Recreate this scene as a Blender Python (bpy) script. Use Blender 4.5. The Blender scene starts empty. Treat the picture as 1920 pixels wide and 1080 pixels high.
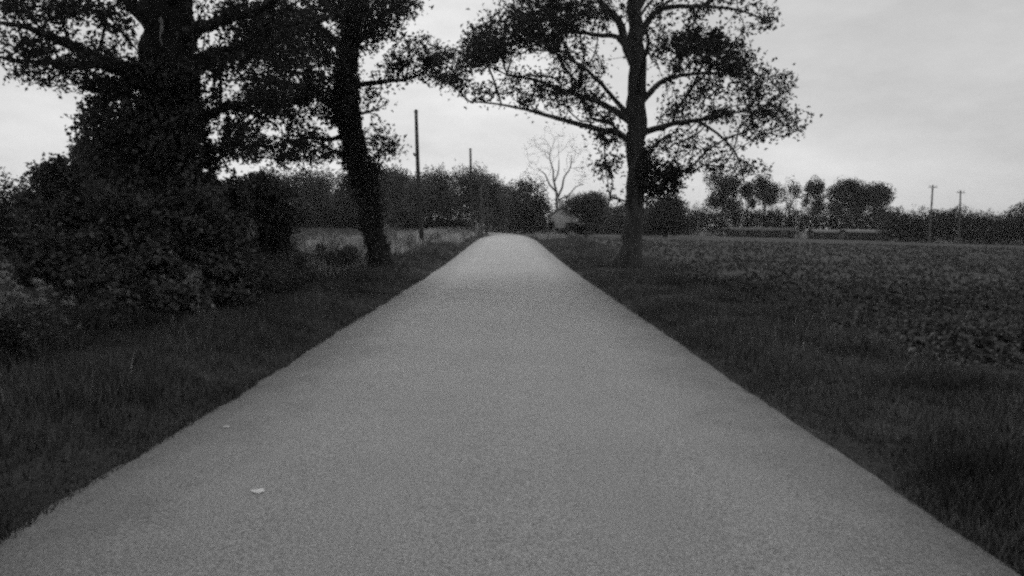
import bpy, math, random
import numpy as np
from mathutils import Matrix, Vector

# ------------------------------------------------------------------ camera
scene = bpy.context.scene
COL = scene.collection
EYE = 1.55
FPX = 1400.0                      # focal length in pixels of a 1920 wide frame
cam_d = bpy.data.cameras.new('camera')
cam_d.sensor_width = 36.0
cam_d.lens = 36.0 * FPX / 1920.0
cam_d.clip_start = 0.05
cam_d.clip_end = 5000.0
cam = bpy.data.objects.new('camera', cam_d)
COL.objects.link(cam)
CM = (Matrix.Rotation(math.radians(-0.41), 4, 'Z') @
      Matrix.Rotation(math.radians(90 - 4.7), 4, 'X') @
      Matrix.Rotation(math.radians(0.75), 4, 'Z'))
cam.matrix_world = Matrix.Translation((0, 0, EYE)) @ CM
scene.camera = cam

# ------------------------------------------------------------------ sky
SUN_EL, SUN_AZ = 40.0, -10.0      # degrees; azimuth from straight ahead, negative is left
world = bpy.data.worlds.new('World')
scene.world = world
world.use_nodes = True
nt = world.node_tree
nt.nodes.clear()
w_out = nt.nodes.new('ShaderNodeOutputWorld')
w_bg = nt.nodes.new('ShaderNodeBackground')
w_sky = nt.nodes.new('ShaderNodeTexSky')
w_sky.sky_type = 'NISHITA'
w_sky.sun_disc = False
w_sky.sun_elevation = math.radians(SUN_EL)
w_sky.sun_rotation = math.radians(SUN_AZ)
w_sky.air_density = 1.0
w_sky.dust_density = 1.5
w_sky.ozone_density = 1.0
w_bw = nt.nodes.new('ShaderNodeRGBToBW')
w_tc = nt.nodes.new('ShaderNodeTexCoord')
w_map = nt.nodes.new('ShaderNodeMapping')
w_map.inputs['Scale'].default_value = (1.0, 1.0, 2.6)
w_n1 = nt.nodes.new('ShaderNodeTexNoise')
w_n1.inputs['Scale'].default_value = 3.2
w_n1.inputs['Detail'].default_value = 12.0
w_n1.inputs['Roughness'].default_value = 0.62
w_r = nt.nodes.new('ShaderNodeMapRange')
w_r.inputs['From Min'].default_value = 0.3
w_r.inputs['From Max'].default_value = 0.7
w_r.inputs['To Min'].default_value = 0.82
w_r.inputs['To Max'].default_value = 1.14
w_mul = nt.nodes.new('ShaderNodeMath'); w_mul.operation = 'MULTIPLY'
nt.links.new(w_sky.outputs[0], w_bw.inputs[0])
nt.links.new(w_tc.outputs['Generated'], w_map.inputs[0])
nt.links.new(w_map.outputs[0], w_n1.inputs['Vector'])
nt.links.new(w_n1.outputs[0], w_r.inputs['Value'])
w_pow = nt.nodes.new('ShaderNodeMath'); w_pow.operation = 'POWER'      # cloud evens the clear-sky gradient out
w_pow.inputs[1].default_value = 0.5
w_gain = nt.nodes.new('ShaderNodeMath'); w_gain.operation = 'MULTIPLY'
w_gain.inputs[1].default_value = 2.5
nt.links.new(w_bw.outputs[0], w_pow.inputs[0])
nt.links.new(w_pow.outputs[0], w_gain.inputs[0])
nt.links.new(w_gain.outputs[0], w_mul.inputs[0])
nt.links.new(w_r.outputs[0], w_mul.inputs[1])
nt.links.new(w_mul.outputs[0], w_bg.inputs['Color'])
w_bg.inputs['Strength'].default_value = 0.09
nt.links.new(w_bg.outputs[0], w_out.inputs[0])

sun_d = bpy.data.lights.new('sun', 'SUN')
sun_d.energy = 1.4
sun_d.angle = math.radians(40)
sun_d.color = (1, 1, 1)
sun = bpy.data.objects.new('sun', sun_d)
COL.objects.link(sun)
_e, _a = math.radians(SUN_EL), math.radians(SUN_AZ)
_dir = Vector((math.sin(_a) * math.cos(_e), math.cos(_a) * math.cos(_e), math.sin(_e)))
sun.rotation_euler = _dir.to_track_quat('Z', 'Y').to_euler()
sun.location = (0, 0, 60)

scene.view_settings.view_transform = 'Standard'
scene.view_settings.look = 'None'
scene.view_settings.exposure = 0.12
scene.view_settings.gamma = 1.0
scene.view_settings.use_curve_mapping = False
scene.render.engine = 'CYCLES'
scene.cycles.max_bounces = 5
scene.cycles.diffuse_bounces = 3
scene.cycles.glossy_bounces = 2
scene.cycles.transmission_bounces = 3
scene.cycles.transparent_max_bounces = 4
scene.cycles.use_denoising = False
scene.cycles.use_adaptive_sampling = True
scene.cycles.adaptive_min_samples = 24
scene.cycles.adaptive_threshold = 1.0
scene.cycles.sample_clamp_indirect = 1.0
scene.cycles.sample_clamp_direct = 4.0
scene.cycles.pixel_filter_type = 'BLACKMAN_HARRIS'
scene.cycles.filter_width = 2.7

# ------------------------------------------------------------------ helpers
RS = np.random.RandomState

def at(u, v, d):
    """point at forward distance d (metres along the road) seen at u, v of the 1920x1080 frame"""
    r = CM.to_3x3() @ Vector(((u - 960.0) / FPX, -(v - 540.0) / FPX, -1.0))
    k = d / r.y
    return np.array((r.x * k, d, EYE + r.z * k))

def atv(u, v, d):
    R = np.array(CM.to_3x3())
    c = np.stack([(u - 960.0) / FPX, -(v - 540.0) / FPX, -np.ones_like(u)], 1)
    r = c @ R.T
    k = d / r[:, 1]
    return np.stack([r[:, 0] * k, d, EYE + r[:, 2] * k], 1)

def sst(a, b, t):
    t = np.clip((np.asarray(t, float) - a) / (b - a), 0, 1)
    return t * t * (3 - 2 * t)

def wob(x, y, k=1.0):
    """smooth cheap ground undulation, about -1..1"""
    x = np.asarray(x, float) * k; y = np.asarray(y, float) * k
    return (np.sin(1.31 * x + .7 * np.sin(.53 * y)) + np.sin(.83 * y + 1.7 + .9 * np.sin(.71 * x))
            + np.sin(2.3 * x - 1.9 * y + .4) * .6 + np.sin(3.7 * y + 2.9 * x) * .35) / 2.95

RL, RR = -2.46, 2.40              # road edges

def base_z(x, y):
    x = np.asarray(x, float); y = np.asarray(y, float)
    z = .47 * sst(20, 70, y) * (1 - sst(10, 90, x)) - .005 * np.maximum(x - 5, 0)
    return z - .0052 * np.clip(y - 68, 0, 160) * np.exp(-(x / 14.0) ** 2)

def bend(y):
    """the lane swings gently left far beyond the crest"""
    return -.0005 * np.maximum(np.asarray(y, float) - 100, 0) ** 2

def gz(x, y):
    x = np.asarray(x, float); y = np.asarray(y, float)
    z = base_z(x, y)
    x = x - bend(y) * (y < 240)
    tl = np.maximum(RL - x, 0); tr = np.maximum(x - RR, 0)
    z = z + .17 * sst(.05, 1.1, tl) + .10 * sst(2.2, 5, tl) + .09 * sst(.05, .9, tr) - .06 * sst(1.6, 3.2, tr)
    off = np.clip(np.maximum(tl, tr) / 1.0, 0, 1)
    z = z + off * (.045 * wob(x, y, 1.4) + .05 * wob(x, y, .33))
    z = z - .07 * (1 - sst(-.12, .0, np.maximum(RL - x, x - RR)))
    return z

def g(x, y):
    return float(gz(x, y))

def mesh_obj(name, V, F, mat, parent=None, smooth=False):
    """V (n,3); F list of int arrays of shape (m,3) / (m,4)"""
    me = bpy.data.meshes.new(name)
    if not isinstance(F, (list, tuple)):
        F = [F]
    F = [np.asarray(f, np.int32) for f in F if len(f)]
    V = np.asarray(V, np.float32)
    nl = sum(f.size for f in F); nf = sum(len(f) for f in F)
    me.vertices.add(len(V)); me.vertices.foreach_set('co', V.ravel())
    me.loops.add(nl); me.polygons.add(nf)
    me.loops.foreach_set('vertex_index', np.concatenate([f.ravel() for f in F]))
    tot = np.concatenate([np.full(len(f), f.shape[1], np.int32) for f in F])
    st = np.concatenate([[0], np.cumsum(tot)[:-1]]).astype(np.int32)
    me.polygons.foreach_set('loop_start', st)
    me.polygons.foreach_set('loop_total', tot)
    if smooth:
        me.polygons.foreach_set('use_smooth', np.ones(nf, bool))
    me.update(calc_edges=True)
    me.materials.append(mat)
    o = bpy.data.objects.new(name, me)
    COL.objects.link(o)
    if parent is not None:
        if name in ('crown', 'branches', 'foliage', 'stems', 'ivy', 'leaves', 'flower_heads', 'seed_head'):
            o['kind'] = 'stuff'                     # leaves and twigs too small to pick apart
        o.parent = parent
        o.matrix_parent_inverse = Matrix.Translation(parent.location).inverted()
    return o

def thing(name, label, cat, loc=(0, 0, 0), group=None):
    o = bpy.data.objects.new(name, None)
    o.empty_display_size = .3
    o.location = loc
    COL.objects.link(o)
    tag(o, label, cat, group)
    return o

def tag(o, label, cat, group=None, kind=None):
    o['label'] = label
    o['category'] = cat
    if group: o['group'] = group
    if kind: o['kind'] = kind
    return o

class MB:
    """collects pieces of one mesh"""
    def __init__(s):
        s.V = []; s.Q = []; s.T = []; s.n = 0
    def add(s, V, Q=None, T=None):
        V = np.asarray(V, float)
        if Q is not None and len(Q): s.Q.append(np.asarray(Q, np.int64) + s.n)
        if T is not None and len(T): s.T.append(np.asarray(T, np.int64) + s.n)
        s.V.append(V); s.n += len(V)
        return s
    def box(s, c, size, rz=0.0):
        x, y, z = np.array(size) / 2.0
        P = np.array([(-x, -y, -z), (x, -y, -z), (x, y, -z), (-x, y, -z), (-x, -y, z), (x, -y, z), (x, y, z), (-x, y, z)])
        ca, sa = math.cos(rz), math.sin(rz)
        P = P @ np.array([(ca, sa, 0), (-sa, ca, 0), (0, 0, 1)])
        return s.add(P + np.array(c), [(0, 3, 2, 1), (4, 5, 6, 7), (0, 1, 5, 4), (1, 2, 6, 5), (2, 3, 7, 6), (3, 0, 4, 7)])
    def tube(s, P, r, sides=6, rough=0.0, rs=None, flare=None):
        P = np.asarray(P, float); r = np.asarray(r, float)
        n = len(P)
        t = np.gradient(P, axis=0); t /= np.linalg.norm(t, axis=1, keepdims=True) + 1e-9
        ref = np.array((0.13, 0.97, 0.21)) if abs(t[:, 2]).mean() > .6 else np.array((.05, .1, 1.0))
        a = np.cross(t, ref); a /= np.linalg.norm(a, axis=1, keepdims=True) + 1e-9
        b = np.cross(t, a)
        ang = np.linspace(0, 2 * math.pi, sides, endpoint=False)
        rr = np.repeat(r[:, None], sides, 1)
        if rough:
            L = np.arange(n)[:, None] * .45
            rid = np.sin(ang[None] * 5 + .4 * np.sin(L)) * .5 + np.sin(ang[None] * 3 + L * .6 + 1.1) * .6
            rr = rr * (1 + rough * rid + rough * .7 * (rs.rand(n, sides) - .5))
        if flare is not None:
            rr = rr * flare(np.arange(n)[:, None], ang[None])
        V = P[:, None] + rr[..., None] * (np.cos(ang)[None, :, None] * a[:, None] + np.sin(ang)[None, :, None] * b[:, None])
        i = np.arange(n - 1)[:, None] * sides; j = np.arange(sides)[None]; j2 = (j + 1) % sides
        Q = np.stack([i + j, i + j2, i + sides + j2, i + sides + j], -1).reshape(-1, 4)
        V = np.concatenate([V.reshape(-1, 3), P[-1:] + t[-1:] * r[-1]])
        jj = np.arange(sides); e = (n - 1) * sides
        T = np.stack([e + jj, e + (jj + 1) % sides, np.full(sides, n * sides)], -1)
        return s.add(V, Q, T)
    def build(s, name, mat, parent=None, smooth=False):
        F = []
        if s.Q: F.append(np.concatenate(s.Q))
        if s.T: F.append(np.concatenate(s.T))
        return mesh_obj(name, np.concatenate(s.V), F, mat, parent, smooth)

def resample(P, step):
    """Catmull-Rom through P (any columns), about one point per step"""
    P = np.asarray(P, float)
    if len(P) < 3:
        n = max(2, int(np.linalg.norm(P[1, :3] - P[0, :3]) / step) + 1)
        t = np.linspace(0, 1, n)[:, None]
        return P[0] * (1 - t) + P[1] * t
    E = np.vstack([2 * P[0] - P[1], P, 2 * P[-1] - P[-2]])
    out = []
    for i in range(1, len(E) - 2):
        n = max(1, int(round(np.linalg.norm(E[i + 1, :3] - E[i, :3]) / step)))
        t = (np.arange(n) / n)[:, None]
        p0, p1, p2, p3 = E[i - 1], E[i], E[i + 1], E[i + 2]
        out.append(.5 * (2 * p1 + (p2 - p0) * t + (2 * p0 - 5 * p1 + 4 * p2 - p3) * t ** 2 + (3 * p1 - p0 - 3 * p2 + p3) * t ** 3))
    out.append(P[-1:])
    return np.vstack(out)

# ------------------------------------------------------------------ materials
def new_mat(name):
    m = bpy.data.materials.new(name); m.use_nodes = True
    t = m.node_tree; t.nodes.clear()
    return m, t, t.nodes.new('ShaderNodeOutputMaterial')

def N(t, typ, **kw):
    n = t.nodes.new(typ)
    for k, v in kw.items():
        n.inputs[k].default_value = v
    return n

def mathn(t, op, a, b):
    n = t.nodes.new('ShaderNodeMath'); n.operation = op
    for i, v in enumerate((a, b)):
        if isinstance(v, (int, float)): n.inputs[i].default_value = v
        else: t.links.new(v, n.inputs[i])
    return n.outputs[0]

def maprange(t, v, a, b, c, d):
    n = N(t, 'ShaderNodeMapRange', **{'From Min': a, 'From Max': b, 'To Min': c, 'To Max': d})
    t.links.new(v, n.inputs['Value'])
    return n.outputs[0]

def surf(name, grey, amp=.5, scale=3.0, detail=8.0, rnoise=.65, rough=.85, spec=.25, bump=0.0, bscale=20.0, stretch=(1, 1, 1)):
    m, t, out = new_mat(name)
    tc = N(t, 'ShaderNodeTexCoord'); mp = N(t, 'ShaderNodeMapping', Scale=stretch)
    t.links.new(tc.outputs['Object'], mp.inputs[0])
    n1 = N(t, 'ShaderNodeTexNoise', Scale=scale, Detail=detail, Roughness=rnoise)
    t.links.new(mp.outputs[0], n1.inputs['Vector'])
    v = maprange(t, n1.outputs[0], .28, .72, grey * (1 - amp), grey * (1 + amp))
    p = N(t, 'ShaderNodeBsdfPrincipled', Roughness=rough)
    p.inputs['Specular IOR Level'].default_value = spec
    t.links.new(v, p.inputs['Base Color'])
    if bump:
        n2 = N(t, 'ShaderNodeTexNoise', Scale=bscale, Detail=6.0, Roughness=.7)
        t.links.new(mp.outputs[0], n2.inputs['Vector'])
        b = N(t, 'ShaderNodeBump', Strength=1.0, Distance=bump)
        t.links.new(n2.outputs[0], b.inputs['Height']); t.links.new(b.outputs[0], p.inputs['Normal'])
    t.links.new(p.outputs[0], out.inputs[0])
    return m

def leafmat(name, grey, amp=.55, trans=.25, clump=.35, cscale=.7, gloss=.06):
    m, t, out = new_mat(name)
    ge = N(t, 'ShaderNodeNewGeometry'); tc = N(t, 'ShaderNodeTexCoord')
    n1 = N(t, 'ShaderNodeTexNoise', Scale=cscale, Detail=3.0, Roughness=.6)
    t.links.new(tc.outputs['Object'], n1.inputs['Vector'])
    c = maprange(t, n1.outputs[0], .3, .7, 1 - clump, 1 + clump)
    r = maprange(t, ge.outputs['Random Per Island'], 0, 1, grey * (1 - amp), grey * (1 + amp))
    v = mathn(t, 'MULTIPLY', c, r)
    d = N(t, 'ShaderNodeBsdfDiffuse'); tr = N(t, 'ShaderNodeBsdfTranslucent')
    t.links.new(v, d.inputs['Color']); t.links.new(v, tr.inputs['Color'])
    mx = N(t, 'ShaderNodeMixShader', Fac=trans)
    t.links.new(d.outputs[0], mx.inputs[1]); t.links.new(tr.outputs[0], mx.inputs[2])
    gl = N(t, 'ShaderNodeBsdfGlossy', Roughness=.45); gl.inputs['Color'].default_value = (.5, .5, .5, 1)
    m2 = N(t, 'ShaderNodeMixShader', Fac=gloss)
    t.links.new(mx.outputs[0], m2.inputs[1]); t.links.new(gl.outputs[0], m2.inputs[2])
    t.links.new(m2.outputs[0], out.inputs[0])
    return m

M = {}
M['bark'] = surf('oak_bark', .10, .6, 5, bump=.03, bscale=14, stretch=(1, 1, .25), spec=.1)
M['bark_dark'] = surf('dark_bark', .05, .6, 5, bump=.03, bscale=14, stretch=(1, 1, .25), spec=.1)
M['bark_pale'] = surf('weathered_bare_bark', .17, .4, 3, spec=.1)
M['wood_scar'] = surf('torn_heartwood', .45, .4, 9, stretch=(1, 1, .2), spec=.1)
M['pole'] = surf('creosoted_pole', .07, .35, 6, stretch=(1, 1, .1), spec=.2)
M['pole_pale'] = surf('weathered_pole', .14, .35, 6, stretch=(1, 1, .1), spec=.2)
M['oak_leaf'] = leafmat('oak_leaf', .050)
M['ivy_leaf'] = leafmat('ivy_leaf', .10, gloss=.05, clump=.5)
M['bush_leaf'] = leafmat('hawthorn_leaf', .125, clump=.8, cscale=1.6)
M['elder_leaf'] = leafmat('elder_leaf', .10, clump=.75, cscale=1.6)
M['far_leaf'] = leafmat('far_woodland_leaf', .14, amp=.45, clump=.45, cscale=.35)
M['far_dark_leaf'] = leafmat('dark_hedge_leaf', .045, amp=.45, clump=.4, cscale=.4)
M['grass'] = leafmat('verge_grass_blade', .105, amp=.7, trans=.3, clump=.65, cscale=.8)
M['crop'] = leafmat('beet_leaf', .08, amp=.4, trans=.25, clump=.45, cscale=.35, gloss=.05)
M['weed'] = leafmat('pale_weed_leaf', .13, amp=.4, trans=.35)
M['seed'] = leafmat('seeding_grass_blade', .42, amp=.5, trans=.35, clump=.5, cscale=.4)
M['umbel'] = leafmat('white_umbel', .42, amp=.3, trans=.3, gloss=0)
M['stem'] = surf('plant_stem', .14, .3, 8)
M['dry'] = surf('dry_seed_stem', .22, .4, 8)
M['paper'] = surf('litter_paper', .85, .12, 12)
M['render'] = surf('white_house_render', .8, .15, 2)
M['tile'] = surf('grey_roof_tile', .13, .3, 6)
M['palesheet'] = surf('pale_roof_sheet', .19, .25, 1.5)
M['boards'] = surf('tarred_boards', .04, .4, 4)
M['glass'] = surf('dark_window_glass', .03, .1, 2, rough=.15, spec=.5)
M['porcelain'] = surf('porcelain', .5, .1, 5, rough=.3)

def road_material():
    m, t, out = new_mat('worn_tar_and_chip_road')
    tc = N(t, 'ShaderNodeTexCoord')
    co = tc.outputs['Object']
    # fine chippings
    f = N(t, 'ShaderNodeTexNoise', Scale=70.0, Detail=4.0, Roughness=.75, Lacunarity=2.2)
    t.links.new(co, f.inputs['Vector'])
    fine = maprange(t, f.outputs[0], .34, .66, .4, 1.6)
    # broad wear, tracks along the road
    mp = N(t, 'ShaderNodeMapping', Scale=(1.0, .12, 1.0)); t.links.new(co, mp.inputs[0])
    b = N(t, 'ShaderNodeTexNoise', Scale=.9, Detail=4.0, Roughness=.55); t.links.new(mp.outputs[0], b.inputs['Vector'])
    broad = maprange(t, b.outputs[0], .3, .7, .95, 1.05)
    pt = N(t, 'ShaderNodeTexNoise', Scale=.5, Detail=5.0, Roughness=.6); t.links.new(co, pt.inputs['Vector'])
    patch = maprange(t, pt.outputs[0], .3, .7, .90, 1.08)
    sx = N(t, 'ShaderNodeSeparateXYZ'); t.links.new(co, sx.inputs[0])
    # edge darkening painted into the colour towards the sides of the lane
    ax = mathn(t, 'ABSOLUTE', mathn(t, 'ADD', sx.outputs['X'], .03), 0.0)
    en = N(t, 'ShaderNodeTexNoise', Scale=2.2, Detail=6.0, Roughness=.7); t.links.new(co, en.inputs['Vector'])
    axn = mathn(t, 'ADD', ax, maprange(t, en.outputs[0], .3, .7, -.22, .22))
    edge = maprange(t, axn, 1.45, 2.5, 1.0, .5)
    v = mathn(t, 'MULTIPLY', mathn(t, 'MULTIPLY', fine, broad), mathn(t, 'MULTIPLY', patch, edge))
    v = mathn(t, 'MULTIPLY', v, .36)
    p = N(t, 'ShaderNodeBsdfPrincipled', Roughness=.62)
    p.inputs['Specular IOR Level'].default_value = .06
    t.links.new(v, p.inputs['Base Color'])
    bp = N(t, 'ShaderNodeBump', Strength=.5, Distance=.006)
    t.links.new(f.outputs[0], bp.inputs['Height']); t.links.new(bp.outputs[0], p.inputs['Normal'])
    t.links.new(p.outputs[0], out.inputs[0])
    return m

def ground_material():
    m, t, out = new_mat('grass_and_field_soil')
    tc = N(t, 'ShaderNodeTexCoord'); co = tc.outputs['Object']
    n1 = N(t, 'ShaderNodeTexNoise', Scale=1.1, Detail=12.0, Roughness=.75); t.links.new(co, n1.inputs['Vector'])
    n2 = N(t, 'ShaderNodeTexNoise', Scale=.09, Detail=5.0, Roughness=.6); t.links.new(co, n2.inputs['Vector'])
    a = maprange(t, n1.outputs[0], .3, .7, .45, 1.55)
    b = maprange(t, n2.outputs[0], .3, .7, .75, 1.25)
    sx = N(t, 'ShaderNodeSeparateXYZ'); t.links.new(co, sx.inputs[0])
    side = maprange(t, sx.outputs['X'], -12, -7, .11, .07)      # the left field is paler ripening grass
    v = mathn(t, 'MULTIPLY', mathn(t, 'MULTIPLY', a, b), side)
    p = N(t, 'ShaderNodeBsdfPrincipled', Roughness=.95)
    p.inputs['Specular IOR Level'].default_value = .05
    t.links.new(v, p.inputs['Base Color'])
    bp = N(t, 'ShaderNodeBump', Strength=.8, Distance=.08)
    t.links.new(n1.outputs[0], bp.inputs['Height']); t.links.new(bp.outputs[0], p.inputs['Normal'])
    t.links.new(p.outputs[0], out.inputs[0])
    return m

# ------------------------------------------------------------------ ground and road
def grid_sheet(name, xs, ys, zf, mat):
    X, Y = np.meshgrid(xs, ys)
    V = np.stack([X, Y, zf(X, Y)], -1).reshape(-1, 3)
    nx, ny = len(xs), len(ys)
    i = np.arange(ny - 1)[:, None] * nx; j = np.arange(nx - 1)[None]
    Q = np.stack([i + j, i + j + 1, i + nx + j + 1, i + nx + j], -1).reshape(-1, 4)
    return mesh_obj(name, V, Q, mat, smooth=True)

xs = np.concatenate([-np.geomspace(2200, 13, 36), np.arange(-12, 12.01, .2), np.geomspace(13, 2200, 36)])
ys = np.concatenate([np.arange(-30, 0, 1.5), np.arange(0, 40, .3), np.arange(40, 140, 1.0), np.geomspace(140, 2500, 36)])
ground = grid_sheet('ground', xs, ys, gz, ground_material())
ground['kind'] = 'structure'

def build_road():
    ys = np.concatenate([np.arange(-25, 30, .12), np.arange(30, 235, .4)])
    s = np.linspace(0, 1, 13)
    rs = RS(5)
    def edge(k):
        e = .03 * np.sin(ys * .9 + k) + .025 * np.sin(ys * 3.7 + 2.1 * k) + .016 * np.sin(ys * 11.3 + k * 3)
        return e + .02 * (rs.rand(len(ys)) - .5)
    l = RL + edge(1.0); r = RR + edge(4.0)
    X = l[:, None] * (1 - s) + r[:, None] * s
    Y = np.repeat(ys[:, None], len(s), 1)
    X = X + bend(Y)
    Z = base_z(X, Y) + .012 + ((.05 + .05 * sst(40, 75, Y)) * (1 - (2 * s - 1) ** 2)[None]) - .03 * ((s == 0) | (s == 1))[None]
    V = np.stack([X, Y, Z], -1).reshape(-1, 3)
    nx, ny = len(s), len(ys)
    i = np.arange(ny - 1)[:, None] * nx; j = np.arange(nx - 1)[None]
    Q = np.stack([i + j, i + j + 1, i + nx + j + 1, i + nx + j], -1).reshape(-1, 4)
    o = mesh_obj('road', V, Q, road_material(), smooth=True)
    o['kind'] = 'structure'
build_road()

# ------------------------------------------------------------------ leaves
def leaf_arrays(C, size, rs, up=.3, aspect=.55, fold=.18):
    """one kite-shaped leaf at each centre; size scalar or (n,)"""
    n = len(C)
    size = np.broadcast_to(np.asarray(size, float), (n,)) * (.65 + .7 * rs.rand(n))
    nrm = rs.normal(size=(n, 3)); nrm[:, 2] = np.abs(nrm[:, 2]) + up
    nrm /= np.linalg.norm(nrm, axis=1, keepdims=True)
    a = np.cross(nrm, rs.normal(size=(n, 3))); a /= np.linalg.norm(a, axis=1, keepdims=True) + 1e-9
    b = np.cross(nrm, a)
    s = size[:, None]
    p0 = C - a * s * .5
    p1 = C - a * s * .02 + b * s * aspect * .5 + nrm * s * fold
    p2 = C + a * s * .5 - nrm * s * .08
    p3 = C - a * s * .02 - b * s * aspect * .5 + nrm * s * fold
    V = np.stack([p0, p1, p2, p3], 1).reshape(-1, 3)
    return V, np.arange(4 * n).reshape(n, 4)

def leaves(name, C, size, mat, parent, rs, **kw):
    V, Q = leaf_arrays(C, size, rs, **kw)
    return mesh_obj(name, V, Q, mat, parent)

def blob_points(blobs, d, rs, dd=2.5, dense=1.0):
    """blobs: (u, v, ru, rv, n[, dd[, depth offset]]) -> points in the crown's volume"""
    out = []
    for b in blobs:
        u, v, ru, rv, n = b[:5]
        if 44 <= n < 100: n = int(n * dense)
        k = b[5] if len(b) > 5 else dd
        o = b[6] if len(b) > 6 else 0.0
        a = rs.rand(n) * 2 * math.pi; r = np.sqrt(rs.rand(n))
        out.append(atv(u + ru * r * np.cos(a), v + rv * r * np.sin(a), d + o + np.clip(rs.normal(size=n), -1.7, 1.7) * k))
    return np.concatenate(out)

# ------------------------------------------------------------------ tree skeleton
def px_line(pts, d):
    """pts: (u, v, radius px[, depth offset]) -> (x, y, z, r)"""
    o = []
    for p in pts:
        dd = d + (p[3] if len(p) > 3 else 0.0)
        o.append(np.append(at(p[0], p[1], dd), p[2] * dd / FPX))
    return np.array(o)

class Tree:
    def __init__(s, root, d, seed):
        s.root, s.d, s.rs = root, d, RS(seed)
        s.P = []; s.par = []; s.path = []; s.cap = []; s.fixed = 0
    def limb(s, pts, name, mat, sides=12, rough=.1, flare=None, step=.3, world=False):
        L = np.asarray(pts, float) if world else px_line(pts, s.d)
        L = resample(L, step)
        L[:, 3] = np.maximum(L[:, 3], .008)
        J = s.rs.normal(size=(len(L), 3)) * L[:, 3:4] * .12
        J[0] = 0
        L[:, :3] += J
        MB().tube(L[:, :3], L[:, 3], sides, rough, s.rs, flare).build(name, mat, s.root, True)
        if s.P:
            pp = np.array(s.P)
            k = int(np.argmin(np.linalg.norm(pp - L[0, :3], axis=1)))
        else:
            k = -1
        for i, q in enumerate(L):
            base = s.path[k] if k >= 0 else 0.0
            s.par.append(k)
            s.path.append(base + (np.linalg.norm(q[:3] - s.P[k]) if k >= 0 else 0))
            s.P.append(q[:3]); s.cap.append(q[3])
            k = len(s.P) - 1
        s.fixed = len(s.P)
        return L
    def grow(s, T, bal=.28, step=.45, rise=.10, minr=.25):
        """balanced spanning tree from the limbs to every target"""
        n = len(T)
        P0 = np.array(s.P); path0 = np.array(s.path); cap0 = np.array(s.cap)
        best = np.full(n, 1e9); bi = np.zeros(n, int)
        for i in range(len(P0)):
            if cap0[i] > .9: continue
            c = np.linalg.norm(T - P0[i], axis=1) + bal * path0[i]
            m = c < best; best[m] = c[m]; bi[m] = i
        todo = np.ones(n, bool); s.tip = np.zeros(n, int)
        for _ in range(n):
            j = int(np.argmin(np.where(todo, best, 1e18)))
            todo[j] = False
            k = bi[j]; a = s.P[k]; v = T[j] - a; L = np.linalg.norm(v)
            m = max(1, int(L / step))
            side = s.rs.normal(size=3) * .10 * L
            side[2] += rise * L
            for q in range(1, m + 1):
                t = q / m
                p = a + v * t + side * (4 * t * (1 - t)) * .6
                s.P.append(p); s.par.append(k); s.cap.append(0)
                s.path.append(s.path[k] + np.linalg.norm(p - s.P[k]))
                k = len(s.P) - 1
                c = np.linalg.norm(T - p, axis=1) + bal * s.path[k]
                mm = todo & (c < best); best[mm] = c[mm]; bi[mm] = k
            s.tip[j] = k
    def branches(s, mat, r0=.007, pw=.45, rmax=.16, name='branches'):
        n = len(s.P); P = np.array(s.P); par = np.array(s.par)
        cnt = np.zeros(n); ch = [[] for _ in range(n)]
        for i in range(n - 1, -1, -1):
            if i >= s.fixed and not ch[i]: cnt[i] += 1
            if par[i] >= 0:
                cnt[par[i]] += cnt[i]
                if i >= s.fixed: ch[par[i]].append(i)
        rad = np.minimum(r0 * np.maximum(cnt, 1) ** pw, rmax)
        mb = MB()
        starts = []
        for i in range(n):
            kids = ch[i]
            if not kids: continue
            if i < s.fixed: starts += [(i, k) for k in kids]
            else:
                kids = sorted(kids, key=lambda q: -cnt[q])
                starts += [(i, k) for k in kids[1:]]
        for a, b in starts:
            c = [a, b]
            while ch[c[-1]]:
                c.append(max(ch[c[-1]], key=lambda q: cnt[q]))
            L = np.column_stack([P[c], rad[c]])
            L[0, 3] = L[1, 3]
            if len(c) > 2:
                L = resample(L, .3)
            L[-1, 3] *= .5
            mb.tube(L[:, :3], np.maximum(L[:, 3], r0 * .5), 5 if L[0, 3] > .03 else 3)
        return mb.build(name, mat, s.root, True)
    def foliage(s, per, sig, size, mat, name='crown', along=.35, flat=.7):
        """leaves round every twig end and back along its last stretch"""
        P = np.array(s.P); par = np.array(s.par)
        tip = s.tip; back = par[tip]; back2 = np.where(par[back] >= 0, par[back], back)
        cnt = s.rs.poisson(per, len(tip))
        idx = np.repeat(np.arange(len(tip)), cnt)
        t = s.rs.rand(len(idx), 1) * along * 2
        A = P[tip[idx]]; B = P[back2[idx]]
        sg = sig * (.5 + s.rs.rand(len(tip)))[idx][:, None]
        off = s.rs.normal(size=(len(idx), 3)) * sg; off[:, 2] *= flat
        C = A * (1 - t) + B * t + off
        return leaves(name, C, size, mat, s.root, s.rs)

def root_flare(h, amt, lobes=5, ph=0.0, step=.3):
    def f(i, ang):
        e = np.exp(-(i * step) / h)
        return 1 + amt * e * (.55 + .45 * np.cos(lobes * ang + ph))
    return f

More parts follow.
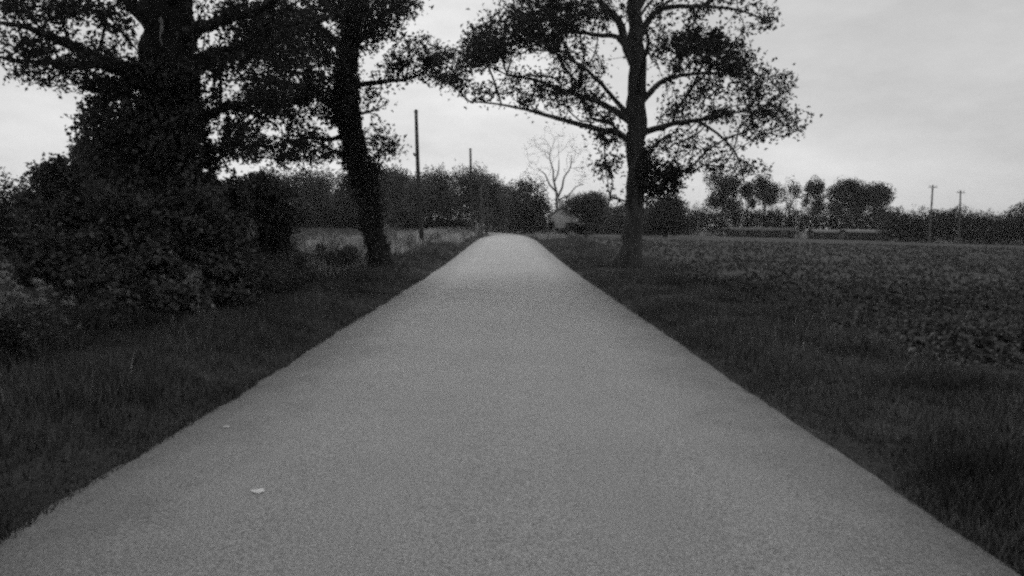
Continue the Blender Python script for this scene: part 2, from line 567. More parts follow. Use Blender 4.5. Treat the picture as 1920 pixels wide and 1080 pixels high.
# ------------------------------------------------------------------ oak to the right of the lane
def right_oak():
    d = 26.4
    b = at(1180, 505, d)
    root = thing('oak_tree', 'spreading oak with a bare straight trunk on the right verge of the lane', 'tree', (b[0], d, g(b[0], d)))
    t = Tree(root, d, 11)
    zb = g(b[0], d)
    tr = [(1176, 516, 24), (1180, 497, 22), (1184, 470, 19), (1188, 430, 17.5), (1190, 380, 17), (1192, 300, 17), (1194, 230, 18), (1196, 160, 16.5), (1195, 100, 15),
          (1192, 50, 13), (1190, 0, 12), (1192, -80, 10), (1188, -180, 7), (1195, -290, 4)]
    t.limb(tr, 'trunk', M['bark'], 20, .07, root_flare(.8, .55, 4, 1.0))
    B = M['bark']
    for L in ([(1186, 268, 7), (1160, 250, 6), (1120, 242, 5, -.5), (1060, 226, 4.2, -1), (1000, 209, 3, -1.4), (940, 196, 2, -1.6), (880, 190, 1.2, -1.5)],
              [(1186, 232, 7.5), (1158, 212, 6.5), (1120, 190, 5, .6), (1060, 172, 4, 1.2), (1010, 152, 2.5, 1.6), (950, 140, 1.5, 2)],
              [(1188, 225, 6), (1160, 196, 4.5), (1120, 150, 3.6, -1), (1085, 120, 3, -1.8), (1030, 95, 1.6, -2.5)],
              [(1188, 120, 9), (1172, 80, 8), (1160, 40, 7), (1130, 8, 5.5), (1090, -50, 4, .6), (1040, -110, 2.5, 1)],
              [(1180, 100, 5.5), (1158, 70, 4.6), (1120, 66, 3.8, 1), (1070, 60, 3, 1.6), (1000, 70, 2.2, 2), (930, 85, 1.4, 2)],
              [(1200, 252, 7), (1225, 242, 6), (1262, 232, 5, -.4), (1320, 224, 4, -.8), (1370, 212, 2.6, -1), (1430, 205, 1.5, -1)],
              [(1200, 195, 6.5), (1222, 170, 5.5), (1246, 150, 4.5, .6), (1300, 138, 3.2, 1.4), (1370, 140, 2, 2), (1430, 155, 1.3, 2)],
              [(1196, 80, 7), (1215, 38, 6), (1245, 15, 5, -.5), (1310, 12, 3.6, -1), (1380, 18, 2.4, -1.3), (1440, 40, 1.5, -1.4)],
              [(1310, 228, 3, -.8), (1345, 250, 2.4, -1), (1378, 285, 2, -1), (1394, 330, 1.2, -1), (1396, 352, .8, -1)],
              [(1194, 20, 7), (1230, -40, 5, .5), (1290, -110, 3.5, 1), (1350, -160, 2, 1.2)],
              [(1194, 180, 6), (1205, 120, 4.5, -1.6), (1215, 70, 3.2, -3), (1180, 20, 2, -4.2)],
              [(1194, 150, 6), (1180, 90, 4.5, 1.8), (1200, 30, 3, 3.4), (1240, -20, 2, 4.5)]):
        t.limb(L, 'limb', B, 9, .06)
    blobs = [(1085, 30, 60, 36, 60), (1020, 38, 70, 42, 85), (950, 62, 70, 42, 90), (905, 92, 45, 34, 60), (880, 112, 35, 26, 36),
             (985, 5, 55, 28, 36), (1060, 88, 45, 14, 18),
             (830, 128, 30, 42, 34, 1.5), (862, 150, 40, 26, 22, 1.5), (815, 95, 14, 26, 8, 1),
             (1045, 150, 55, 24, 36), (975, 160, 55, 26, 30), (1095, 190, 60, 26, 34), (925, 178, 40, 18, 15), (1020, 195, 60, 16, 18), (1120, 130, 40, 30, 16),
             (1090, 105, 50, 24, 18), (1150, 215, 24, 20, 10), (1110, 228, 40, 12, 8),
             (1138, 262, 22, 20, 20, 1), (1136, 312, 24, 16, 20, .9), (1152, 355, 14, 20, 6, .6), (1160, 285, 14, 20, 8, .6),
             (1270, 66, 32, 22, 26), (1315, 82, 52, 32, 70), (1362, 104, 45, 30, 44), (1410, 125, 36, 24, 26),
             (1250, 110, 40, 34, 18), (1240, 70, 28, 24, 10), (1300, 150, 60, 30, 30), (1370, 170, 60, 30, 34), (1430, 185, 45, 34, 32), (1465, 160, 28, 36, 24),
             (1462, 215, 34, 24, 22), (1488, 236, 24, 16, 10, 1), (1512, 214, 8, 6, 2, .5), (1300, 200, 60, 22, 22), (1345, 214, 20, 14, 14, .8), (1260, 205, 36, 18, 14),
             (1400, 235, 50, 16, 14), (1250, 265, 36, 22, 18), (1300, 270, 46, 28, 22), (1285, 305, 40, 22, 18, 1.2), (1345, 295, 34, 26, 12, 1), (1395, 262, 36, 22, 9, 1), (1425, 310, 26, 16, 9, .7),
             (1390, 330, 16, 14, 4, .5), (1440, 250, 30, 14, 6, 1),
             (1232, 330, 40, 30, 62, .8), (1258, 350, 26, 22, 24, .7), (1216, 295, 14, 26, 16, .6), (1212, 370, 12, 22, 8, .5),
             (1300, 8, 60, 22, 14), (1380, 8, 60, 16, 14), (1440, 30, 14, 32, 12, 1), (1410, 40, 34, 14, 6, 1), (1240, 20, 34, 20, 12), (1160, 10, 26, 30, 12),
             (1190, -70, 190, 60, 90), (1190, -170, 170, 70, 90), (1190, -260, 110, 60, 50), (1010, -60, 80, 50, 50), (1380, -60, 80, 50, 50)]
    t.grow(blob_points(blobs, d, t.rs, 2.2, 1.75), bal=.25)
    t.branches(B, .010, .44, .13)
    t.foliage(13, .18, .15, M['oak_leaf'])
    return root
right_oak()

# ------------------------------------------------------------------ ivy-clad leaning tree, left of the lane
def ivy_tree():
    d = 24.5
    b = at(714, 500, d)
    root = thing('ivy_clad_tree', 'leaning ivy-clad tree on the left verge in front of the first pole', 'tree', (b[0], d, g(b[0], d)))
    t = Tree(root, d, 23)
    tr = [(716, 520, 25), (713, 498, 23), (706, 465, 19), (699, 430, 18), (690, 380, 17), (676, 330, 17), (666, 290, 17), (658, 245, 16), (652, 200, 16), (650, 150, 14.5),
          (655, 95, 13), (664, 40, 12), (668, -20, 10), (660, -100, 8), (672, -200, 5)]
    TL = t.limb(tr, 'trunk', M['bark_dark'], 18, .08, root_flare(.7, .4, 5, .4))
    B = M['bark_dark']
    for L in ([(652, 162, 6), (690, 157, 5), (730, 152, 4), (765, 148, 3, -.4), (785, 140, 2, -.6), (815, 120, 1.2, -.8)],
              [(656, 215, 3), (690, 210, 2.4), (712, 202, 1.4), (730, 190, .8)],
              [(652, 235, 8), (628, 205, 7, -.4), (590, 175, 6, -.8), (540, 160, 5, -1), (480, 150, 3, -1.2), (430, 150, 2, -1.2)],
              [(655, 110, 8), (620, 70, 7, .4), (580, 35, 5.5, .8), (530, 10, 4, 1), (480, -10, 2.5, 1)],
              [(660, 90, 7), (695, 55, 5.5, -.5), (730, 20, 4, -1), (770, -10, 2.5, -1.2)],
              [(655, 250, 5), (620, 262, 4), (580, 258, 3, .4), (530, 270, 2.2, .8), (480, 290, 1.4, 1)],
              [(664, 20, 7), (630, -50, 5, 1), (590, -110, 3, 1.6)],
              [(668, -20, 6), (720, -70, 4.5, -.8), (770, -120, 2.5, -1.2)],
              [(655, 130, 6), (670, 60, 4.5, -1.6), (640, 0, 3, -3)]):
        t.limb(L, 'limb', B, 9, .06)
    blobs = [(600, 40, 70, 46, 85), (540, 70, 60, 42, 64), (640, 10, 60, 30, 50), (700, 20, 50, 30, 44), (745, 10, 44, 22, 26), (725, 50, 30, 26, 22), (775, 8, 24, 14, 8, 1),
             (690, 75, 24, 34, 22), (620, 110, 46, 40, 50), (560, 130, 50, 34, 42), (590, 180, 66, 24, 66, 1.2), (545, 205, 50, 20, 34, 1.2), (640, 175, 26, 44, 46, .8), (625, 215, 26, 20, 26, .8),
             (480, 110, 50, 40, 40), (500, 170, 50, 30, 34), (450, 190, 40, 40, 26), (520, 30, 40, 30, 34), (460, 40, 40, 40, 34),
             (755, 95, 30, 34, 14, 1.2), (790, 75, 22, 22, 7, 1), (775, 125, 34, 22, 16, 1), (815, 130, 26, 26, 14, 1), (735, 128, 24, 16, 8, 1), (805, 95, 20, 24, 8, 1),
             (700, 185, 18, 24, 9, .7), (718, 175, 8, 16, 4, .5), (730, 262, 26, 26, 11, 1), (700, 285, 20, 30, 13, .8), (742, 290, 22, 14, 6, .8), (705, 240, 14, 20, 6, .6),
             (560, 255, 50, 26, 26), (510, 285, 44, 26, 28), (590, 285, 40, 20, 16), (460, 270, 40, 44, 30), (620, 290, 24, 14, 8), (545, 300, 40, 14, 12),
             (430, 240, 30, 40, 18),
             (650, -60, 150, 40, 80), (650, -140, 130, 50, 70), (650, -220, 80, 40, 30), (520, -50, 60, 40, 36)]
    t.grow(blob_points(blobs, d, t.rs, 1.9), bal=.25)
    t.branches(B, .010, .44, .12)
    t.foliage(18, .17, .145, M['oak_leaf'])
    # ivy sleeve up the trunk, thickest between head height and the fork
    rs = RS(77)
    n = 15000
    k = rs.randint(0, len(TL), n)
    hz = TL[k, 2] - TL[0, 2]
    w = .35 + .65 * sst(.8, 2.8, hz) * (1 - .6 * sst(6, 10, hz))
    lump = 1 + .5 * np.sin(hz * 1.7 + 1) * np.sin(hz * .7)
    keep = rs.rand(n) < w
    k, hz, lump, w = k[keep], hz[keep], lump[keep], w[keep]
    a = rs.rand(len(k)) * 2 * math.pi
    r = TL[k, 3] * (1.02 + .5 * (w - .3) * lump * rs.rand(len(k)) ** 1.5) + .02
    C = TL[k, :3] + np.stack([r * np.cos(a), r * np.sin(a), rs.normal(size=len(k)) * .15], 1)
    tu = blob_points([(676, 345, 34, 30, 900, .35), (700, 370, 28, 34, 800, .35), (668, 305, 26, 24, 500, .3), (708, 325, 22, 16, 260, .3), (650, 200, 26, 34, 700, .35), (712, 460, 12, 26, 90, .3), (728, 492, 20, 10, 200, .3)], d, rs)
    C = np.concatenate([C, tu + rs.normal(size=tu.shape) * .08])
    leaves('ivy', C, .11, M['ivy_leaf'], root, rs)
ivy_tree()

# ------------------------------------------------------------------ big tree rising out of the thicket, far left
def thicket_tree():
    d = 15.6
    b = at(335, 590, d)
    root = thing('old_oak_tree', 'thick old oak at far left, its trunk rising out of ivy and bushes', 'tree', (b[0], d, g(b[0], d)))
    t = Tree(root, d, 37)
    tr = [(338, 625, 60), (336, 560, 52), (332, 450, 47), (326, 330, 46), (320, 220, 46), (318, 130, 47), (318, 60, 45), (316, 0, 44), (312, -80, 38), (305, -200, 28), (312, -340, 16), (300, -480, 8)]
    TL = t.limb(tr, 'trunk', M['bark_dark'], 24, .07, root_flare(.8, .4, 6, 0))
    B = M['bark_dark']
    for L in ([(300, 165, 20), (250, 140, 17, -.3), (200, 120, 14, -.6), (150, 95, 10, -.9), (100, 70, 8, -1.2), (50, 50, 5, -1.4), (-20, 40, 3, -1.6)],
              [(205, 122, 8, -.6), (150, 122, 6, -.3), (90, 118, 4.5, 0), (30, 112, 3, .2), (-40, 100, 2, .4)],
              [(335, 140, 22), (380, 112, 16, .3), (430, 100, 13, .6), (490, 78, 10, .9), (550, 60, 7, 1.1), (620, 30, 4, 1.2)],
              [(340, 80, 16), (375, 52, 12, -.5), (430, 38, 9, -.9), (500, 10, 6, -1.2), (560, -30, 3, -1.4)],
              [(300, 60, 16), (250, 10, 12, .6), (190, -40, 9, 1), (110, -80, 6, 1.3), (40, -110, 3, 1.5)],
              [(345, 250, 12), (390, 215, 9, .3), (430, 200, 7, .7), (480, 215, 4, .9), (520, 235, 2, 1)],
              [(312, -80, 20), (380, -170, 14, .6), (470, -250, 8, 1)],
              [(310, -100, 20), (230, -200, 13, -.6), (140, -280, 8, -1)],
              [(316, 20, 16), (330, -60, 12, -1.2), (350, -150, 8, -2.4)]):
        t.limb(L, 'limb', B, 12, .06)
    blobs = [(60, 20, 80, 26, 31), (150, 15, 70, 22, 31), (30, 70, 40, 20, 12), (60, 95, 50, 20, 19), (120, 125, 46, 18, 21), (45, 140, 45, 16, 14), (95, 155, 40, 10, 6),
             (180, 100, 44, 26, 24), (110, 60, 40, 16, 8), (215, 60, 30, 14, 6), (230, 20, 40, 22, 17), (20, 8, 40, 16, 14),
             (165, 150, 24, 26, 16, .7), (200, 165, 26, 20, 20, .7), (240, 165, 30, 30, 30, .7), (255, 120, 24, 22, 16, .7), (185, 195, 20, 24, 12, .6),
             (420, 20, 60, 20, 20), (480, 40, 50, 26, 24), (540, 20, 50, 30, 25), (400, 90, 40, 14, 12), (460, 90, 50, 24, 24), (520, 90, 50, 30, 24), (430, 130, 50, 18, 17),
             (400, 190, 30, 30, 10, .8), (440, 215, 40, 30, 17, .8), (480, 220, 40, 34, 18, .8), (510, 180, 36, 30, 17, .8), (410, 260, 30, 24, 10, .8), (450, 280, 40, 24, 14, .8), (395, 300, 20, 20, 7, .6),
             (500, 140, 40, 26, 18), (560, 120, 36, 40, 18),
             (120, -60, 160, 40, 70), (420, -60, 160, 40, 70), (300, -180, 230, 90, 110), (300, -340, 180, 90, 80)]
    t.grow(blob_points(blobs, d, t.rs, 1.5), bal=.25, step=.35)
    t.branches(B, .008, .45, .11)
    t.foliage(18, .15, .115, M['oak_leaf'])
    sc = resample(np.array([np.append(at(301, 32, d - .62), .03), np.append(at(304, 52, d - .63), .035), np.append(at(300, 70, d - .62), .02), np.append(at(305, 85, d - .6), .015)]), .08)
    MB().tube(sc[:, :3], sc[:, 3] * (1 + .4 * np.sin(np.arange(len(sc)) * 2.3)), 6).build('torn_bark_scar', M['wood_scar'], root, True)['label'] = 'pale strip of torn wood on the dark trunk'
    # ivy: dense cone against the lower trunk
    rs = RS(78)
    iv = [(322, 165, 44, 40, 1800, .35), (300, 150, 60, 30, 600, .4), (315, 230, 62, 60, 3200, .5), (300, 300, 84, 60, 4200, .6), (262, 270, 50, 80, 1700, .5), (215, 215, 46, 50, 800, .5), (205, 290, 50, 60, 1500, .5), (170, 260, 30, 60, 420, .5),
          (320, 380, 90, 60, 4200, .7), (240, 370, 70, 50, 2600, .6), (355, 140, 14, 22, 160, .3), (285, 130, 14, 14, 100, .3)]
    C = blob_points(iv, d - .3, rs)
    C += rs.normal(size=C.shape) * .06 + .14 * np.sin(C[:, [1, 2, 0]] * 5.1)
    sprays = []                                    # tufts of ivy standing off the trunk
    for i in range(110):
        f = rs.rand(); e = rs.uniform(-1, 1)
        u = 322 + (-95 * f - 30 if e < 0 else 75 * f + 34) * abs(e) ** .5; v = 140 + 290 * f
        sprays.append((u, v, rs.uniform(9, 20), rs.uniform(8, 16), 70, .14, -.9 * (1 - abs(e)) - .3 * rs.rand()))
    K = blob_points(sprays, d, rs)
    C = np.concatenate([C, K + rs.normal(size=K.shape) * .04])
    leaves('ivy', C, .10, M['ivy_leaf'], root, rs, up=.1, aspect=.8)
thicket_tree()

# ------------------------------------------------------------------ two unseen oaks added beside the camera to shade the near lane
def shade_tree(label, x, y, cx, seed):
    zg = g(x, y)
    root = thing('added_shade_oak', label, 'tree', (x, y, zg))
    t = Tree(root, y, seed)
    B = M['bark_dark']
    t.limb([(x, y, zg - .2, .62), (x, y, zg + .6, .52), (x + .05, y, zg + 3, .47), (x, y + .1, zg + 6, .40), (x + .1, y, zg + 9, .28), (x, y, zg + 12.5, .10)], 'trunk', B, 16, .08, root_flare(.7, .4), world=True)
    rs = t.rs
    for k in range(9):
        a = k * 2.4 + rs.rand() * .5; h = 3.6 + k * .75; L = 5.2 - .25 * k
        e = np.array((x + L * math.cos(a) + (cx - x) * .5, y + L * math.sin(a), zg + h + 2.0))
        t.limb([(x, y, zg + h, .17), (x + .4 * (e[0] - x), y + .4 * (e[1] - y), zg + h + 1.0, .11), (e[0], e[1], e[2], .03)], 'limb', B, 8, .05, world=True)
    v = rs.normal(size=(1500, 3)); v /= np.linalg.norm(v, axis=1, keepdims=True)
    T = np.array((cx, y, zg + 8.6)) + v * rs.rand(1500, 1) ** .4 * np.array((6.2, 7.2, 4.6))
    T = T[T[:, 2] > zg + 3.4 + .36 * np.maximum(T[:, 1], 0)][:560]
    t.grow(T, bal=.25)
    t.branches(B, .008, .46, .12)
    t.foliage(60, .34, .20, M['oak_leaf'])
shade_tree('unseen oak added left of the camera to shade the near lane', -7.4, 3.2, -4.2, 91)
shade_tree('unseen oak added right of the camera to shade the near verge', 6.9, 2.0, 4.4, 92)

# ------------------------------------------------------------------ bushes and hedges
def lump_points(lumps, n, rs, shell=.55, squash=.16):
    """lumps: (x, y, z, rx, ry, rz) -> n points, mostly in the outer shell of each, wobbled"""
    L = np.array(lumps, float)
    w = (L[:, 3] * L[:, 4] * L[:, 5]) ** .667
    k = rs.choice(len(L), n, p=w / w.sum())
    v = rs.normal(size=(n, 3)); v /= np.linalg.norm(v, axis=1, keepdims=True)
    r = 1 - shell * rs.rand(n) ** 1.6
    ph = k * 1.7
    r *= 1 + squash * (np.sin(v[:, 0] * 6 + ph) + np.sin(v[:, 2] * 7 + ph * 2) + np.sin(v[:, 1] * 5 + ph * .6)) + rs.normal(size=n) * .06
    return L[k, :3] + v * r[:, None] * L[k, 3:6]

def bush(name, label, cat, lumps, n, size, mat, seed, group=None, stems=7, sr=.03, stem_mat='bark_dark', shell=.6, whips=0, **kw):
    rs = RS(seed)
    L = np.array(lumps, float)
    cx, cy = L[:, 0].mean(), L[:, 1].mean()
    root = thing(name, label, cat, (cx, cy, g(cx, cy)), group)
    mb = MB()
    for i in range(stems):
        q = L[i % len(L)]
        bx = cx + (q[0] - cx) * .55 + rs.normal() * .15; by = cy + (q[1] - cy) * .55 + rs.normal() * .15
        p0 = np.array((bx, by, g(bx, by) - .08)); p2 = q[:3] + rs.normal(size=3) * q[3:6] * .4
        p1 = (p0 + p2) / 2 + rs.normal(size=3) * .15
        mb.tube(resample(np.array([p0, p1, p2]), .25), np.linspace(sr, sr * .3, len(resample(np.array([p0, p1, p2]), .25))), 5)
    C = lump_points(lumps, n, rs, shell, **kw)
    C[:, 2] = np.maximum(C[:, 2], gz(C[:, 0], C[:, 1]) + .03)
    for i in range(whips):                         # shoots that stand out of the outline
        q = L[rs.randint(len(L))]
        v = rs.normal(size=3); v[2] = abs(v[2]) * .9 + .15; v /= np.linalg.norm(v)
        a = q[:3] + v * q[3:6] * .85; b = q[:3] + v * q[3:6] * (1.15 + .35 * rs.rand()) + np.array((0, 0, -.05))
        mb.tube(np.array([a, (a + b) / 2 + rs.normal(size=3) * .04, b]), [sr * .25, sr * .2, sr * .1], 3)
        m = int(18 + 20 * rs.rand())
        t = rs.rand(m, 1)
        C = np.concatenate([C, a + (b - a) * t + rs.normal(size=(m, 3)) * size * .8])
    mb.build('stems', M[stem_mat], root, True)
    leaves('foliage', C, size, M[mat], root, rs)
    return root

def pl(u, v, d, ru, rv, ry=None):
    """a lump seen at u, v with radii in pixels, at distance d"""
    p = at(u, v, d)
    k = d / FPX
    return (p[0], p[1], p[2], ru * k, ry if ry else ru * k * .8, rv * k)

bush('hawthorn_bush', 'broad dark hawthorn bush at the foot of the thick old oak', 'bush',
     [pl(300, 520, 12.2, 110, 90), pl(380, 480, 13.0, 80, 90), pl(230, 470, 12.6, 90, 90), pl(330, 430, 13.2, 90, 70), pl(420, 550, 13.0, 60, 50), pl(260, 590, 10.6, 80, 55), pl(180, 570, 10.8, 80, 65), pl(210, 612, 9.9, 70, 40), pl(330, 590, 10.8, 60, 44), pl(395, 572, 12.0, 60, 40)],
     32000, .115, 'bush_leaf', 101, stems=12, whips=60, shell=.45, squash=.2)
bush('bramble_bush', 'low bramble mound spilling onto the verge beside the hawthorn bush', 'bush',
     [pl(475, 540, 16.5, 60, 34), pl(430, 575, 14.5, 50, 30), pl(515, 520, 19.5, 40, 30)],
     9000, .08, 'elder_leaf', 102, stems=8, sr=.012, whips=26)
bush('elder_bush', 'tall elder bush with a dark hollow, right of the hawthorn bush', 'bush',
     [pl(470, 370, 19.5, 70, 40), pl(520, 400, 20.5, 36, 60), pl(440, 400, 18.0, 30, 60), pl(500, 450, 21.0, 50, 50), pl(530, 480, 22.0, 26, 40)],
     11000, .125, 'elder_leaf', 103, stems=9, sr=.045, whips=26)
bush('holly_bush', 'tall bush standing left of the ivy-covered oak trunk', 'bush',
     [pl(150, 430, 16.5, 90, 90), pl(200, 350, 16.8, 60, 60), pl(100, 520, 15.0, 80, 70), pl(120, 380, 17.0, 60, 50), pl(110, 330, 17.2, 34, 26), pl(165, 300, 17.0, 26, 34)],
     14000, .13, 'bush_leaf', 104, stems=8, whips=60, squash=.2)
for lab, x, sd in (('unseen bushes added left of the camera to shade the near verge', -4.7, 106), ('unseen bushes added right of the camera to shade the near verge', 4.6, 107)):  # out-of-frame clumps added on both sides to darken the near verges
    bush('added_shade_bushes', lab, 'bush', [(x + .4 * math.sin(k * 2.1), -4.6 + k * 1.25, 1.7 + .3 * math.sin(k * 1.3), 1.4, 1.3, 2.1 + .3 * math.cos(k)) for k in range(6)],
         20000, .12, 'bush_leaf', sd, stems=10)
for lab, xx, yy, sd in (('patch of tall nettles between the elder bush and the leaning ivy-clad tree', -6.4, 20.0, 108), ('patch of weeds at the foot of the leaning ivy-clad tree', -5.3, 22.6, 109), ('dark patch of weeds hanging over the left verge past the bramble mound', -4.9, 15.6, 110)):
    bush('weed_patch', lab, 'weeds', [(xx + .5 * math.sin(k * 2.2), yy + .55 * (k - 2), g(xx, yy) + .22, .5, .5, .38 + .1 * math.cos(k * 2)) for k in range(5)], 3600, .075, 'elder_leaf' if sd == 110 else 'grass', sd, stems=14, sr=.008, whips=30)
def hedge(name, label, lumps, n, size, mat, seed, group=None):
    return bush(name, label, 'hedge', lumps, n, size, mat, seed, group, stems=2 * len(lumps), sr=.04, whips=3 * len(lumps))
hedge('field_hedge', 'dark field hedge running out of the frame at far left',
      [pl(u, 430 - 12 * math.sin(u * .05), 24 + .012 * (100 - u) , 60, 85, 1.2) for u in range(-120, 241, 55)], 22000, .14, 'far_dark_leaf', 105)

# ------------------------------------------------------------------ distant trees
def far_tree(name, label, u, top, bot, w, d, seed, mat='far_leaf', n=6500, size=.34, lumps=9, trunk=True, base=None, group=None, gap=0.0, shell=.75, conic=False):
    """crown spans v = top..bot and is w pixels wide, seen at u from distance d"""
    rs = RS(seed)
    k = d / FPX
    c = at(u, (top + bot) / 2, d)
    rx, rz = w * k / 2, (bot - top) * k / 2
    zg = g(c[0], d) - .1
    root = thing(name, label, 'tree', (c[0], d, zg), group)
    L = []
    for i in range(lumps):
        a = (i * 2.4 + rs.rand()) if i % 3 else math.pi * (i // 3 % 2) + rs.normal() * .3; h = rs.uniform(-.8, .7)
        fr = math.sqrt(max(.08, 1 - h * h)) * rs.uniform(.4, .8)
        if conic: fr *= .9 - .6 * (h + .75) / 1.5
        s = rs.uniform(.46, .66) * (1 - gap * .4)
        L.append((c[0] + rx * fr * math.cos(a), c[1] + rx * fr * math.sin(a), c[2] + rz * h, rx * s, rx * s, max(rz, rx * .5) * s * .8))
    s = .62
    L.append((c[0], c[1], c[2] + rz * .45, rx * s, rx * s, rz * .58))
    if gap < .3: L.append((c[0], c[1], c[2] - rz * .1, rx * .85, rx * .85, rz * .85))
    tr = resample(np.array([(c[0], c[1], zg, .30), (c[0] + rs.normal() * .1, c[1], (zg + c[2] - rz) / 2, .24), (c[0], c[1], c[2] - rz * .3, .17), (c[0], c[1], c[2] + rz * .5, .06)]) * np.array((1, 1, 1, max(.5, w / 70))), .8)
    MB().tube(tr[:, :3], tr[:, 3], 7).build('trunk', M['bark'], root, True)
    mb = MB()
    for q in L[:10]:
        f = rs.uniform(.35, .75); i = int(f * (len(tr) - 1))
        p0 = tr[i, :3]; p2 = np.array(q[:3])
        p1 = (p0 + p2) / 2 + np.array((0, 0, -.15 * abs(p2[0] - p0[0])))
        P = resample(np.array([p0, p1, p2]), .7)
        mb.tube(P, np.linspace(.10, .03, len(P)), 4)
    mb.build('branches', M['bark'], root, True)
    C = lump_points(L, n, rs, shell, .14)
    C[:, 2] = np.maximum(C[:, 2], zg + .2)
    leaves('crown', C, size, M[mat], root, rs)
    return root

WOOD = 'trees of the wood behind the left field'
for i, (lab, u, top, w, d) in enumerate([
        ('woodland tree behind the left field, nearest the elder bush', 480, 332, 110, 118),
        ('woodland tree behind the left field, midway between elder bush and leaning trunk', 548, 318, 100, 112),
        ('woodland tree behind the left field, just left of the leaning ivy-clad trunk', 612, 311, 100, 116),
        ('woodland tree mostly hidden behind the leaning ivy-clad trunk', 662, 316, 90, 110),
        ('woodland tree just right of the leaning ivy-clad trunk', 718, 314, 90, 114),
        ('woodland tree directly behind the nearest telegraph pole', 760, 322, 80, 104)]):
    far_tree('woodland_tree', lab, u, top, 436, w, d, 300 + i, 'far_leaf', 10500, .36, group=WOOD)
hedge('dark_hedge', 'low dark hedge along the foot of the wood behind the left field',
      [pl(u, 412, 108, 26, 17, 1.6) for u in range(440, 700, 30)], 16000, .3, 'far_dark_leaf', 320)
for i, (lab, u, top, w, d, mt) in enumerate([
        ('grey rounded tree just right of the first telegraph pole', 806, 312, 96, 96, 'far_leaf'),
        ('tall rounded tree behind the second telegraph pole', 864, 311, 100, 104, 'far_leaf'),
        ('tree with a sloping top right of the second telegraph pole', 912, 320, 72, 128, 'far_leaf'),
        ('dark domed tree over the far end of the lane', 988, 329, 106, 150, 'far_dark_leaf'),
        ('small dark tree behind the crest, left of the domed tree', 948, 350, 70, 190, 'far_leaf')]):
    far_tree('lane_tree', lab, u, top, 442 if i < 2 else 434, w, d, 330 + i, mt, 12000, .30 * d / 105)
hedge('lane_hedge', 'dark low hedge along the left side of the lane at its crest',
      [pl(u, 424, 92, 20, 13, 1.2) for u in range(765, 885, 20)], 9000, .22, 'far_dark_leaf', 340)
for i, (lab, u, top, w, d, mt) in enumerate([
        ('small round tree midway between the bare tree and the right oak', 1120, 372, 50, 145, 'far_leaf'),
        ('bushy tree showing just left of the right oak trunk', 1156, 384, 56, 140, 'far_leaf'),
        ('pale scrubby tree half hidden behind the right oak trunk', 1206, 384, 46, 125, 'far_leaf'),
        ('dark pointed evergreen tree right of the oak trunk', 1248, 368, 84, 105, 'far_dark_leaf')]):
    far_tree('field_edge_tree', lab, u, top, 442, w * 1.2, d, 350 + i, mt, 11000, .30, conic=(i == 3))
far_tree('field_edge_tree', 'dark bushy tree overhanging the white cottage gable', 1100, 362, 424, 84, 94, 349, 'far_leaf', 9000, .26, lumps=14)
bush('scrub_bush', 'low scrub bush in front of the white cottage behind the crest', 'bush', [pl(1076, 426, 94, 12, 9), pl(1092, 429, 94, 14, 8), pl(1032, 424, 95, 8, 14), pl(1052, 434, 94, 14, 6)], 3600, .2, 'far_dark_leaf', 348, stems=4)
for i, (lab, u, top, bot, w, gap, n) in enumerate([
        ('oval tree at the left end of the row beyond the right field', 1356, 322, 398, 76, .0, 5200),
        ('narrow leafy tree second from the left in the row beyond the right field', 1402, 340, 400, 34, .5, 1500),
        ('flat-topped tree third from the left in the row beyond the right field', 1434, 328, 392, 56, .25, 3200),
        ('thin see-through tree in the gap of the row beyond the right field', 1482, 335, 410, 52, .7, 650),
        ('upright tree just right of the gap in the row beyond the right field', 1526, 334, 402, 44, .3, 2400),
        ('large full tree in the right half of the row beyond the right field', 1580, 336, 400, 76, .1, 4600),
        ('rounded tree at the right end of the row beyond the right field', 1640, 346, 410, 70, .0, 4600),
        ('low tree filling the gap beside the rounded end tree of the row', 1608, 352, 405, 40, .2, 2000)]):
    far_tree('row_tree', lab, u, top, bot, w * .92, 165, 370 + i, 'far_dark_leaf', int(n * 1.7), .40, gap=gap, lumps=8, shell=.85)
far_tree('edge_tree', 'tree cut off by the right edge of the picture', 1945, 372, 440, 70, 112, 390, 'far_dark_leaf', 5000, .3)
hedge('boundary_hedge', 'dark hedge under the row of trees beyond the right field',
      [pl(u, 414 + (u - 1290) * .012 + 5 * math.sin(u * .09), 158, 26, 24, 2.0) for u in range(1262, 1680, 26)], 40000, .34, 'far_dark_leaf', 391)
hedge('tall_hedge', 'tall dark hedge right of the tree row beyond the right field',
      [pl(u, 424 + (u - 1680) * .02 + 5 * math.sin(u * .045), 128 - (u - 1680) * .06, 30, 30, 2.0) for u in range(1680, 1990, 28)], 40000, .30, 'far_dark_leaf', 392)
hedge('distant_hedge', 'distant hedge closing the view between the bare tree and the right oak',
      [pl(u, 424, 175, 28, 18, 2.0) for u in range(1010, 1300, 28)], 20000, .36, 'far_dark_leaf', 393)
hedge('distant_hedge', 'distant hedge glimpsed behind the trees of the wood at left',
      [pl(u, 400, 150, 40, 34, 2.0) for u in range(-60, 800, 44)], 30000, .45, 'far_dark_leaf', 394)

